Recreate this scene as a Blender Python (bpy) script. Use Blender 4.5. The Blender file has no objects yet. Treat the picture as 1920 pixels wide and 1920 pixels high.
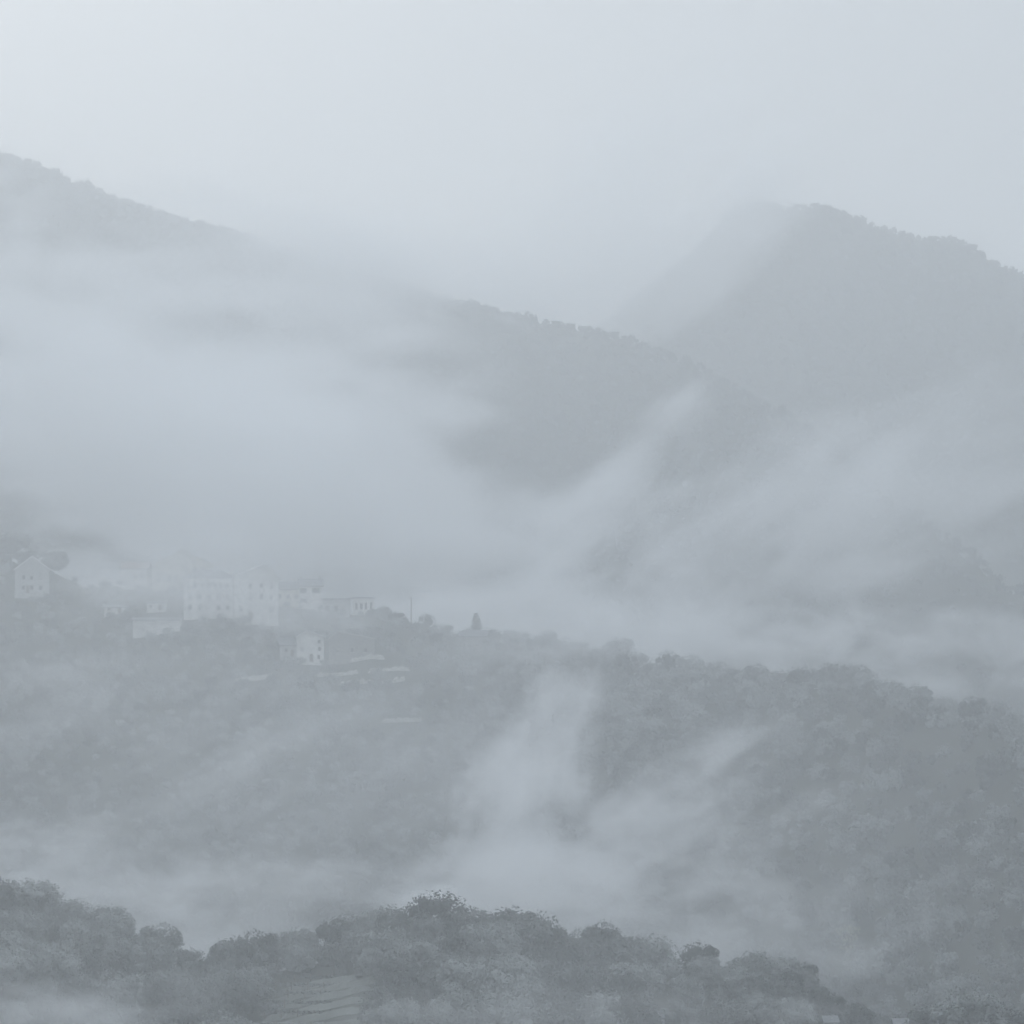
import bpy, bmesh, math, random
import numpy as np
from mathutils import Vector, Matrix

# ------------------------------------------------------------------ camera, sky, sun, exposure
scene = bpy.context.scene
C = scene.collection
R = math.radians
FOV = R(14.0)
F = 960.0 / math.tan(FOV / 2)          # focal length in photograph pixels
PITCH = math.atan((1130 - 960) / F)    # the horizon lies at row 1130

cam_d = bpy.data.cameras.new('camera')
cam = bpy.data.objects.new('camera', cam_d); C.objects.link(cam)
cam_d.sensor_width = 36; cam_d.lens = 18 / math.tan(FOV / 2)
cam_d.clip_start = 1.0; cam_d.clip_end = 20000
cam.location = (0, 0, 0); cam.rotation_euler = (R(90) + PITCH, 0, 0)
scene.camera = cam

SUN_EL, SUN_AZ = R(9), R(-16)         # veiled sun, ahead and to the left
world = bpy.data.worlds.new('World'); scene.world = world; world.use_nodes = True
wn = world.node_tree; wn.nodes.clear()
sky = wn.nodes.new('ShaderNodeTexSky'); sky.sky_type = 'NISHITA'; sky.sun_disc = False
sky.sun_elevation = SUN_EL; sky.sun_rotation = SUN_AZ
sky.dust_density = 6.0; sky.air_density = 1.2; sky.ozone_density = 1.0; sky.altitude = 400
hs = wn.nodes.new('ShaderNodeHueSaturation'); hs.inputs['Saturation'].default_value = 0.20
mixg = wn.nodes.new('ShaderNodeMix'); mixg.data_type = 'RGBA'
mixg.inputs[0].default_value = 0.84; mixg.inputs[7].default_value = (6.98, 7.7, 8.55, 1)
bg = wn.nodes.new('ShaderNodeBackground'); bg.inputs['Strength'].default_value = 0.056
wo = wn.nodes.new('ShaderNodeOutputWorld')
wn.links.new(sky.outputs[0], hs.inputs['Color'])
wn.links.new(hs.outputs[0], mixg.inputs[6])
# overcast luminance: the cloud sheet is brighter overhead than near the horizon, (1 + 2 sin h) / 3
wtc = wn.nodes.new('ShaderNodeTexCoord'); wsep = wn.nodes.new('ShaderNodeSeparateXYZ')
wmx = wn.nodes.new('ShaderNodeMath'); wmx.operation = 'MAXIMUM'; wmx.inputs[1].default_value = 0.0
wma = wn.nodes.new('ShaderNodeMath'); wma.operation = 'MULTIPLY_ADD'; wma.inputs[1].default_value = 2.6; wma.inputs[2].default_value = 0.32
wml = wn.nodes.new('ShaderNodeVectorMath'); wml.operation = 'SCALE'
wn.links.new(wtc.outputs['Generated'], wsep.inputs[0]); wn.links.new(wsep.outputs['Z'], wmx.inputs[0]); wn.links.new(wmx.outputs[0], wma.inputs[0])
wn.links.new(mixg.outputs[2], wml.inputs[0]); wn.links.new(wma.outputs[0], wml.inputs['Scale'])
wn.links.new(wml.outputs[0], bg.inputs['Color'])
wn.links.new(bg.outputs[0], wo.inputs['Surface'])

sun_d = bpy.data.lights.new('sun', 'SUN'); sun_d.energy = 0.8; sun_d.angle = R(20)
sun_d.color = (1.0, 0.965, 0.90)
sun = bpy.data.objects.new('sun', sun_d); C.objects.link(sun)
_d = Vector((math.sin(SUN_AZ) * math.cos(SUN_EL), math.cos(SUN_AZ) * math.cos(SUN_EL), math.sin(SUN_EL)))
sun.rotation_euler = (-_d).to_track_quat('-Z', 'Y').to_euler()

scene.view_settings.view_transform = 'Standard'; scene.view_settings.look = 'None'
scene.view_settings.exposure = 0.45; scene.view_settings.gamma = 1.0
scene.view_settings.use_curve_mapping = False
cy = scene.cycles
cy.max_bounces = 16; cy.diffuse_bounces = 2; cy.glossy_bounces = 2; cy.transparent_max_bounces = 8
cy.volume_bounces = 16; cy.volume_max_steps = 40; cy.volume_step_rate = 1.5
cy.use_denoising = True; cy.use_adaptive_sampling = True; cy.adaptive_threshold = 0.04; cy.time_limit = 900

HAZE = 0.00098
rng = np.random.default_rng(11)
random.seed(11)

# ------------------------------------------------------------------ helpers
def tag(o, label=None, cat=None, group=None, kind=None):
    if label: o['label'] = label
    if cat: o['category'] = cat
    if group: o['group'] = group
    if kind: o['kind'] = kind
    return o

def empty(name, loc=(0, 0, 0), rz=0.0):
    o = bpy.data.objects.new(name, None); C.objects.link(o)
    o.location = loc; o.rotation_euler = (0, 0, rz); o.empty_display_size = 0.5
    return o

def obj(name, me, mat=None, parent=None):
    if isinstance(me, bmesh.types.BMesh):
        b = me; me = bpy.data.meshes.new(name); b.normal_update(); b.to_mesh(me); b.free()
    if mat and not me.materials: me.materials.append(mat)
    o = bpy.data.objects.new(name, me); C.objects.link(o)
    if parent: o.parent = parent
    return o

def mesh_np(name, verts, quads, mat=None, smooth=False):
    me = bpy.data.meshes.new(name)
    v = np.asarray(verts, dtype=np.float32); q = np.asarray(quads, dtype=np.int32)
    k = q.shape[1]
    me.vertices.add(len(v)); me.vertices.foreach_set('co', v.ravel())
    me.loops.add(q.size); me.loops.foreach_set('vertex_index', q.ravel())
    me.polygons.add(len(q)); me.polygons.foreach_set('loop_start', np.arange(0, q.size, k, dtype=np.int32))
    me.polygons.foreach_set('use_smooth', np.full(len(q), smooth, dtype=bool))
    me.update(calc_edges=True)
    if mat: me.materials.append(mat)
    return me

def bx(bm, x0, x1, y0, y1, z0, z1):
    vs = [bm.verts.new(p) for p in ((x0, y0, z0), (x1, y0, z0), (x1, y1, z0), (x0, y1, z0),
                                    (x0, y0, z1), (x1, y0, z1), (x1, y1, z1), (x0, y1, z1))]
    for f in ((3, 2, 1, 0), (4, 5, 6, 7), (0, 1, 5, 4), (1, 2, 6, 5), (2, 3, 7, 6), (3, 0, 4, 7)):
        bm.faces.new([vs[i] for i in f])

def box_bm(*a):
    bm = bmesh.new(); bx(bm, *a); return bm

def tube(bm, p0, p1, r0, r1, n=6):
    p0 = Vector(p0); p1 = Vector(p1); d = (p1 - p0).normalized()
    a = d.orthogonal().normalized(); b = d.cross(a)
    r = []
    for p, rad in ((p0, r0), (p1, r1)):
        r.append([bm.verts.new(p + (a * math.cos(t) + b * math.sin(t)) * rad) for t in [2 * math.pi * i / n for i in range(n)]])
    for i in range(n):
        bm.faces.new((r[0][i], r[0][(i + 1) % n], r[1][(i + 1) % n], r[1][i]))
    bm.faces.new(r[1]); bm.faces.new(r[0][::-1])

CP, SP = math.cos(PITCH), math.sin(PITCH)
def at(px, py, Y):
    """the point of the place that lies in direction (px,py) of the photograph, Y metres ahead"""
    u = (px - 960) / F; v = (960 - py) / F
    dy = CP - v * SP; dz = SP + v * CP
    return Vector((u / dy * Y, Y, dz / dy * Y))

def proj(x, y, z):
    d = y * CP + z * SP; v = (-y * SP + z * CP) / d
    return 960 + F * x / d, 960 - F * v

# lattice value noise, fbm
_H = rng.random((256, 256))
def vnoise(x, y):
    xi = np.floor(x).astype(int); yi = np.floor(y).astype(int)
    fx = x - xi; fy = y - yi
    fx = fx * fx * (3 - 2 * fx); fy = fy * fy * (3 - 2 * fy)
    g = lambda a, b: _H[a % 256, b % 256]
    return (g(xi, yi) * (1 - fx) + g(xi + 1, yi) * fx) * (1 - fy) + (g(xi, yi + 1) * (1 - fx) + g(xi + 1, yi + 1) * fx) * fy
def fbm(x, y, o=4):
    s = 0; a = 0.5
    for i in range(o):
        s = s + a * (vnoise(x + 17.3 * i, y + 9.1 * i) - 0.5); x = x * 2.03; y = y * 2.03; a *= 0.5
    return s

# ------------------------------------------------------------------ materials
def nodes(name):
    m = bpy.data.materials.new(name); m.use_nodes = True
    nt = m.node_tree; b = nt.nodes['Principled BSDF']
    return m, nt, b

def plain(name, col, rough=0.8, var=0.12, scale=1.5, bump=0.0, bscale=20.0):
    m, nt, b = nodes(name)
    tc = nt.nodes.new('ShaderNodeTexCoord')
    n = nt.nodes.new('ShaderNodeTexNoise'); n.inputs['Scale'].default_value = scale; n.inputs['Detail'].default_value = 6
    r = nt.nodes.new('ShaderNodeValToRGB')
    r.color_ramp.elements[0].position = 0.3; r.color_ramp.elements[1].position = 0.7
    r.color_ramp.elements[0].color = (*[c * (1 - var) for c in col], 1)
    r.color_ramp.elements[1].color = (*[min(1, c * (1 + var)) for c in col], 1)
    nt.links.new(tc.outputs['Object'], n.inputs['Vector']); nt.links.new(n.outputs['Fac'], r.inputs['Fac'])
    nt.links.new(r.outputs['Color'], b.inputs['Base Color'])
    b.inputs['Roughness'].default_value = rough; b.inputs['Specular IOR Level'].default_value = 0.25
    if bump:
        n2 = nt.nodes.new('ShaderNodeTexNoise'); n2.inputs['Scale'].default_value = bscale
        bp = nt.nodes.new('ShaderNodeBump'); bp.inputs['Strength'].default_value = bump
        nt.links.new(tc.outputs['Object'], n2.inputs['Vector']); nt.links.new(n2.outputs['Fac'], bp.inputs['Height'])
        nt.links.new(bp.outputs['Normal'], b.inputs['Normal'])
    return m

def foliage(name, dark, light):
    m, nt, b = nodes(name)
    oi = nt.nodes.new('ShaderNodeObjectInfo')
    tc = nt.nodes.new('ShaderNodeTexCoord')
    n = nt.nodes.new('ShaderNodeTexNoise'); n.inputs['Scale'].default_value = 0.75; n.inputs['Detail'].default_value = 3
    add = nt.nodes.new('ShaderNodeMath'); add.operation = 'MULTIPLY_ADD'; add.inputs[1].default_value = 0.9
    mul = nt.nodes.new('ShaderNodeMath'); mul.operation = 'MULTIPLY'; mul.inputs[1].default_value = 0.80; sb = nt.nodes.new('ShaderNodeMath'); sb.operation = 'SUBTRACT'; sb.inputs[1].default_value = 0.27
    r = nt.nodes.new('ShaderNodeValToRGB'); r.color_ramp.elements[0].position = 0.22; r.color_ramp.elements[1].position = 0.92
    r.color_ramp.elements[0].color = (*dark, 1); r.color_ramp.elements[1].color = (*light, 1)
    nt.links.new(oi.outputs['Random'], mul.inputs[0])
    nt.links.new(tc.outputs['Object'], n.inputs['Vector'])
    nt.links.new(n.outputs['Fac'], add.inputs[0]); nt.links.new(mul.outputs[0], add.inputs[2])
    nt.links.new(add.outputs[0], sb.inputs[0]); nt.links.new(sb.outputs[0], r.inputs['Fac']); nt.links.new(r.outputs['Color'], b.inputs['Base Color'])
    b.inputs['Roughness'].default_value = 0.75; b.inputs['Specular IOR Level'].default_value = 0.2
    return m

M = {}
M['leaf'] = foliage('broadleaf_foliage', (0.022, 0.027, 0.025), (0.265, 0.28, 0.272))
M['farleaf'] = foliage('far_forest_foliage', (0.028, 0.034, 0.032), (0.085, 0.092, 0.088))
M['needle'] = foliage('needle_foliage', (0.022, 0.032, 0.025), (0.045, 0.058, 0.040))
M['paleleaf'] = foliage('pale_foliage', (0.20, 0.21, 0.15), (0.36, 0.36, 0.28))
M['bark'] = plain('bark', (0.085, 0.072, 0.06), 0.9, 0.3, 6, 0.4, 30)
M['soil'] = plain('forest_floor', (0.040, 0.042, 0.030), 0.95, 0.35, 0.05)
M['grass'] = plain('dry_grass', (0.13, 0.138, 0.122), 0.95, 0.25, 0.4)
M['plaster_white'] = plain('white_plaster', (0.68, 0.67, 0.64), 0.85, 0.16, 0.35, 0.15, 8)
M['plaster_cream'] = plain('cream_plaster', (0.55, 0.52, 0.44), 0.85, 0.16, 0.6, 0.15, 8)
M['plaster_grey'] = plain('grey_plaster', (0.42, 0.42, 0.41), 0.85, 0.10, 0.6, 0.15, 8)
M['stone_wall'] = plain('grey_stone_wall', (0.24, 0.235, 0.22), 0.9, 0.35, 2.2, 0.5, 4)
M['pale_stone'] = plain('pale_dry_stone', (0.48, 0.47, 0.44), 0.9, 0.25, 2.5, 0.5, 4)
M['slate'] = plain('slate_roof', (0.12, 0.125, 0.135), 0.6, 0.2, 3.0)
M['tile'] = plain('clay_tile_roof', (0.20, 0.15, 0.13), 0.8, 0.25, 3.0)
M['paleroof'] = plain('pale_sheet_roof', (0.15, 0.155, 0.16), 0.5, 0.05, 1.0)
M['white_trim'] = plain('white_trim', (0.80, 0.80, 0.80), 0.7, 0.03, 1.0)
M['shutter'] = plain('shutter_green_grey', (0.10, 0.13, 0.12), 0.6, 0.1, 3.0)
M['wood'] = plain('weathered_wood', (0.16, 0.13, 0.10), 0.85, 0.2, 4.0)
mg, ntg, bgl = nodes('window_glass'); bgl.inputs['Base Color'].default_value = (0.02, 0.024, 0.028, 1); bgl.inputs['Roughness'].default_value = 0.12
M['glass'] = mg

# ------------------------------------------------------------------ the hills
class Layer:
    """a hill: crest given as (photo column, photo row of the ground line, metres ahead)"""
    def __init__(s, pts, slope, back, rnd, amp, nscale, floor=-100.0, seed=0.0):
        w = [at(*p) for p in pts]
        s.x = np.array([p.x for p in w]); s.y = np.array([p.y for p in w]); s.z = np.array([p.z for p in w])
        s.slope, s.back, s.rnd, s.amp, s.ns, s.floor, s.seed = slope, back, rnd, amp, nscale, floor, seed
    def crest(s, x): return np.interp(x, s.x, s.y), np.interp(x, s.x, s.z)
    def H(s, x, y):
        x = np.asarray(x, float); y = np.asarray(y, float)
        yc, zc = s.crest(x)
        d = yc - y; df = np.maximum(d, 0); db = np.maximum(-d, 0)
        drop = s.slope * df * df / (df + s.rnd) + s.back * db * db / (db + s.rnd)
        ad = np.abs(d)
        n = fbm(x / s.ns + s.seed, y / s.ns + s.seed * 2) * 2
        gul = np.abs(fbm(x / (s.ns * 1.6) + 40 + s.seed, y / (s.ns * 5) + 7, 3)) * 2
        z = zc - drop + s.amp * (n * np.clip(0.15 + ad / 60, 0, 1) - gul * np.clip(ad / 50, 0, 1.5))
        return np.maximum(z, s.floor)
    def sheet(s, name, x0, x1, y0, y1, nx, ny, mat):
        X, Y = np.meshgrid(np.linspace(x0, x1, nx), np.linspace(y0, y1, ny))
        Z = s.H(X, Y)
        v = np.stack([X.ravel(), Y.ravel(), Z.ravel()], 1)
        i = np.arange(nx * ny).reshape(ny, nx)
        q = np.stack([i[:-1, :-1].ravel(), i[:-1, 1:].ravel(), i[1:, 1:].ravel(), i[1:, :-1].ravel()], 1)
        return tag(obj(name, mesh_np(name, v, q, mat, True)), kind='structure')

near = Layer([(-1500, 1560, 500), (-500, 1640, 495), (-150, 1690, 490), (0, 1720, 480), (60, 1722, 480), (130, 1750, 480), (200, 1778, 480),
              (290, 1815, 480), (380, 1850, 480), (470, 1835, 480), (560, 1815, 480), (640, 1800, 480), (745, 1785, 480), (830, 1785, 480),
              (900, 1795, 480), (960, 1798, 480), (1040, 1806, 480), (1130, 1812, 480), (1210, 1820, 480), (1300, 1835, 480),
              (1420, 1850, 480), (1480, 1856, 480), (1540, 1878, 480), (1600, 1915, 478), (1700, 1975, 475), (1920, 2060, 470), (2600, 2250, 460), (3300, 2400, 450)],
             0.16, 0.45, 14, 4.0, 45, -100.2, 3.1)
mid = Layer([(-1600, 960, 1250), (-500, 1010, 1210), (0, 1045, 1190), (100, 1070, 1180), (160, 1100, 1170), (270, 1098, 1160), (350, 1105, 1155), (440, 1115, 1150), (520, 1135, 1145),
             (600, 1145, 1140), (700, 1155, 1130), (760, 1178, 1120), (840, 1205, 1110), (940, 1215, 1090), (1000, 1225, 1070), (1090, 1245, 1045), (1150, 1250, 1025),
             (1200, 1262, 1010), (1300, 1275, 978), (1420, 1288, 940), (1500, 1292, 915), (1560, 1285, 895), (1620, 1290, 876), (1700, 1318, 838),
             (1780, 1342, 806), (1850, 1360, 779), (1920, 1380, 752), (2600, 1560, 610), (3400, 1700, 540)],
            0.29, 0.5, 20, 9.0, 80, -100.4, 8.7)
far = Layer([(-2600, 170, 1900), (-1000, 190, 1850), (-300, 235, 1800), (0, 288, 1760), (65, 310, 1755), (130, 338, 1750), (300, 400, 1735), (430, 434, 1720), (560, 480, 1700), (640, 512, 1685), (830, 575, 1640),
             (960, 600, 1600), (1100, 622, 1550), (1200, 648, 1510), (1300, 690, 1465), (1400, 742, 1420), (1500, 802, 1375), (1600, 872, 1335), (1750, 985, 1275),
             (1920, 1110, 1215), (2300, 1330, 1110), (3200, 1700, 1000)],
            0.55, 0.6, 25, 20.0, 130, -100.6, 21.3)
peak = Layer([(-500, 1080, 1900), (300, 930, 1860), (800, 790, 1830), (1000, 700, 1810), (1150, 598, 1790), (1200, 548, 1785), (1280, 490, 1780), (1330, 440, 1776), (1365, 402, 1772), (1392, 382, 1770), (1412, 376, 1768), (1435, 378, 1766), (1480, 393, 1762), (1510, 390, 1760), (1540, 386, 1758), (1580, 398, 1755),
              (1640, 424, 1750), (1720, 448, 1740), (1790, 449, 1730), (1850, 484, 1720), (1920, 518, 1710), (2300, 690, 1680), (3400, 1000, 1600)],
             0.7, 0.7, 20, 24.0, 140, -100.8, 33.9)

ground_me = mesh_np('ground', [(-2900, -600, -100), (2900, -600, -100), (2900, 5200, -100), (-2900, 5200, -100)], [(0, 1, 2, 3)], M['soil'])
tag(obj('ground', ground_me), kind='structure')
near.sheet('near_hill', -260, 260, 60, 640, 180, 200, M['soil'])
mid.sheet('village_ridge', -420, 330, 480, 1500, 420, 480, M['soil'])
far.sheet('long_ridge', -1500, 900, 950, 2700, 480, 420, M['soil'])
peak.sheet('mountain', -500, 900, 1300, 2300, 380, 320, M['soil'])

def ground_hit(layer, px, py, y0, y1, lift=0.0, n=600):
    """where the sight line through (px,py) meets a hill"""
    ys = np.linspace(y0, y1, n)
    a = at(px, py, 1.0)
    z = layer.H(a.x * ys, ys)
    k = np.argmax(a.z * ys <= z)
    if not np.any(a.z * ys <= z): k = n - 1
    return Vector((a.x * ys[k], ys[k], float(z[k]) + lift))

# ------------------------------------------------------------------ trees
def leaf_cards(centers, radii, n, size, squash=0.85, rs=None, outward=0.72):
    rs = rs or np.random.default_rng(1)
    centers = np.asarray(centers, float); radii = np.asarray(radii, float)
    pr = radii ** 2 / np.sum(radii ** 2)
    k = rs.choice(len(centers), n, p=pr)
    d = rs.normal(size=(n, 3)); d /= np.linalg.norm(d, axis=1)[:, None]
    rad = radii[k] * (0.62 + 0.42 * rs.random(n) ** 0.7)
    p = centers[k] + d * rad[:, None] * np.array([1, 1, squash])
    r = rs.normal(size=(n, 3)); r /= np.linalg.norm(r, axis=1)[:, None]
    nm = d * outward + r * (1 - outward) + np.array([0, 0, 0.2]); nm /= np.linalg.norm(nm, axis=1)[:, None]
    t = np.cross(nm, rs.normal(size=(n, 3))); t /= np.linalg.norm(t, axis=1)[:, None]
    b = np.cross(nm, t)
    s = size * (0.6 + 0.8 * rs.random(n))[:, None]
    w = s * (0.55 + 0.3 * rs.random(n))[:, None]
    v = np.stack([p - t * s, p + b * w, p + t * s, p - b * w], 1).reshape(-1, 3)
    return v, np.arange(4 * n).reshape(n, 4)

def broadleaf(seed, lobes, cards, size, tall=1.0, low=0.53):
    """crown about one metre wide in unit form: 8 m tall tree, 7 m wide crown; returns (trunk mesh, crown mesh)"""
    rs = np.random.default_rng(seed)
    H = 8.0 * tall; cz = H * low
    cs, rd = [], []
    for i in range(lobes):
        th = rs.random() * 2 * math.pi; ph = rs.random()
        rr = 3.0 * (0.35 + 0.65 * math.sqrt(rs.random()))
        zz = (rs.random() * 2 - 1)
        lim = math.sqrt(max(0.05, 1 - (rr / 3.3) ** 2))
        z = cz + zz * lim * H * 0.38
        cs.append((math.cos(th) * rr, math.sin(th) * rr, z)); rd.append(0.8 + 0.7 * rs.random())
    cs.append((0, 0, cz + H * 0.20)); rd.append(1.3)
    cs.append((0.2, 0.1, cz)); rd.append(1.7)
    v, q = leaf_cards(cs, rd, cards, size, 0.8, rs)
    # stray twigs that stand out of the outline
    k = max(6, cards // 14)
    e = rs.normal(size=(k, 3)); e /= np.linalg.norm(e, axis=1)[:, None]
    pc = np.array([0, 0, cz]) + e * np.array([3.5, 3.5, H * 0.42]) * (0.85 + 0.25 * rs.random(k))[:, None]
    pc = pc[pc[:, 2] > H * 0.3]
    v2, q2 = leaf_cards(pc, np.full(len(pc), 0.35), len(pc) * 3, size * 0.8, 1, rs, 0.2)
    v = np.vstack([v, v2]); q = np.vstack([q, q2 + len(v) - len(v2)])
    crown = mesh_np('crown', v, q, M['leaf'])
    bm = bmesh.new()
    tube(bm, (0, 0, -1.2), (0.05, 0.0, H * 0.38), 0.24, 0.16, 7)
    for i in range(5):
        c = cs[rs.integers(len(cs))]
        tube(bm, (0.03, 0, H * (0.22 + 0.035 * i)), (c[0] * 0.8, c[1] * 0.8, c[2]), 0.10, 0.03, 5)
    tube(bm, (0.05, 0, H * 0.36), (0.1, 0.05, cz + H * 0.2), 0.14, 0.03, 5)
    me = bpy.data.meshes.new('trunk'); bm.to_mesh(me); bm.free(); me.materials.append(M['bark'])
    return me, crown

def conifer(seed, cards=1400, size=0.22):
    rs = np.random.default_rng(seed); H = 8.0
    pts, rad = [], []
    for lv in np.linspace(0.12, 0.97, 13):
        w = 2.5 * (1 - lv) ** 0.85 + 0.12
        nb = max(4, int(11 * (1 - lv)) + 3)
        for i in range(nb):
            th = 2 * math.pi * (i + rs.random() * 0.6) / nb
            ln = w * (0.8 + 0.35 * rs.random())
            for t in (0.35, 0.65, 0.95):
                pts.append((math.cos(th) * ln * t, math.sin(th) * ln * t, H * lv - 0.35 * ln * t)); rad.append(0.30)
    v, q = leaf_cards(pts, rad, cards, size, 0.6, rs, 0.1)
    crown = mesh_np('crown', v, q, M['needle'])
    bm = bmesh.new(); tube(bm, (0, 0, -1), (0, 0, H * 0.99), 0.17, 0.03, 6)
    me = bpy.data.meshes.new('trunk'); bm.to_mesh(me); bm.free(); me.materials.append(M['bark'])
    return me, crown

near_kinds = [broadleaf(100 + i, 15 + 2 * (i % 4), 5200, 0.19, (0.85, 1.0, 1.12, 0.95, 1.05, 0.9)[i]) for i in range(6)]
mid_kinds = [broadleaf(200 + i, 12, 1300, 0.32, (0.9, 1.05, 1.0, 1.15)[i], 0.47) for i in range(4)]
fir = conifer(300)

def tree(kind, p, s, rz, label, group, cat='tree', name='broadleaf_tree', sz=None):
    root = empty(name, p, rz); root.scale = (s, s, s * (sz or 1.0))
    tag(root, label, cat, group)
    t = bpy.data.objects.new('trunk', kind[0]); C.objects.link(t); t.parent = root
    c = bpy.data.objects.new('crown', kind[1]); C.objects.link(c); c.parent = root
    return root

keepout = []       # (x, y, radius) kept clear of trees
def clear_of(x, y, m=0.0):
    return all((x - a) ** 2 + (y - b) ** 2 > (r + m) ** 2 for a, b, r in keepout)

# ------------------------------------------------------------------ houses
def facade(w, h, y, wins, depth=0.22):
    """front wall of a house in the plane y, with real openings; wins = (x centre, z sill, width, height)"""
    bm = bmesh.new()
    xs = sorted({-w / 2, w / 2, *[a[0] - a[2] / 2 for a in wins], *[a[0] + a[2] / 2 for a in wins]})
    zs = sorted({-3.0, h, *[a[1] for a in wins], *[a[1] + a[3] for a in wins]})
    def hole(x, z): return any(abs(x - a[0]) < a[2] / 2 and a[1] < z < a[1] + a[3] for a in wins)
    def quad(*p): bm.faces.new([bm.verts.new(q) for q in p])
    for i in range(len(xs) - 1):
        for j in range(len(zs) - 1):
            if not hole((xs[i] + xs[i + 1]) / 2, (zs[j] + zs[j + 1]) / 2):
                quad((xs[i], y, zs[j]), (xs[i + 1], y, zs[j]), (xs[i + 1], y, zs[j + 1]), (xs[i], y, zs[j + 1]))
    for cx, z0, ww, hh in wins:
        a, b, c, d = cx - ww / 2, cx + ww / 2, z0, z0 + hh
        quad((a, y, c), (a, y + depth, c), (b, y + depth, c), (b, y, c)); quad((a, y, d), (b, y, d), (b, y + depth, d), (a, y + depth, d))
        quad((a, y, c), (a, y, d), (a, y + depth, d), (a, y + depth, c)); quad((b, y, c), (b, y + depth, c), (b, y + depth, d), (b, y, d))
    return bm

def window(root, cx, z0, w, h, y, shutters=False):
    bm = bmesh.new(); t = 0.09; yy = y + 0.13
    bx(bm, cx - w / 2, cx + w / 2, yy, yy + 0.06, z0, z0 + t); bx(bm, cx - w / 2, cx + w / 2, yy, yy + 0.06, z0 + h - t, z0 + h)
    bx(bm, cx - w / 2, cx - w / 2 + t, yy, yy + 0.06, z0 + t, z0 + h - t); bx(bm, cx + w / 2 - t, cx + w / 2, yy, yy + 0.06, z0 + t, z0 + h - t)
    bx(bm, cx - 0.03, cx + 0.03, yy + 0.01, yy + 0.05, z0 + t, z0 + h - t)
    f = obj('window', bm, M['wood'], root)
    obj('pane', box_bm(cx - w / 2 + t, cx + w / 2 - t, yy + 0.02, yy + 0.04, z0 + t, z0 + h - t), M['glass'], f)
    obj('sill', box_bm(cx - w / 2 - 0.1, cx + w / 2 + 0.1, y - 0.12, y - 0.003, z0 - 0.1, z0 - 0.01), M['white_trim'], f)
    if not shutters and random.random() < 0.35:      # roller blind let down part of the way
        d = h * random.uniform(0.3, 0.8)
        obj('blind', box_bm(cx - w / 2 + t, cx + w / 2 - t, yy - 0.03, yy - 0.004, z0 + h - t - d, z0 + h - t), M['plaster_grey'], f)
    if shutters:
        for s in (-1, 1):
            x = cx + s * (w / 2 + 0.28)
            obj('shutter', box_bm(x - 0.26, x + 0.26, y - 0.07, y - 0.004, z0, z0 + h), M['shutter'], f)

def slab(bm, pts, t):
    """a roof plane: quad pts thickened downwards by t"""
    lo = [bm.verts.new((p[0], p[1], p[2] - t)) for p in pts]; hi = [bm.verts.new(p) for p in pts]
    n = len(pts); bm.faces.new(hi); bm.faces.new(lo[::-1])
    for i in range(n): bm.faces.new((lo[i], lo[(i + 1) % n], hi[(i + 1) % n], hi[i]))

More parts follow.
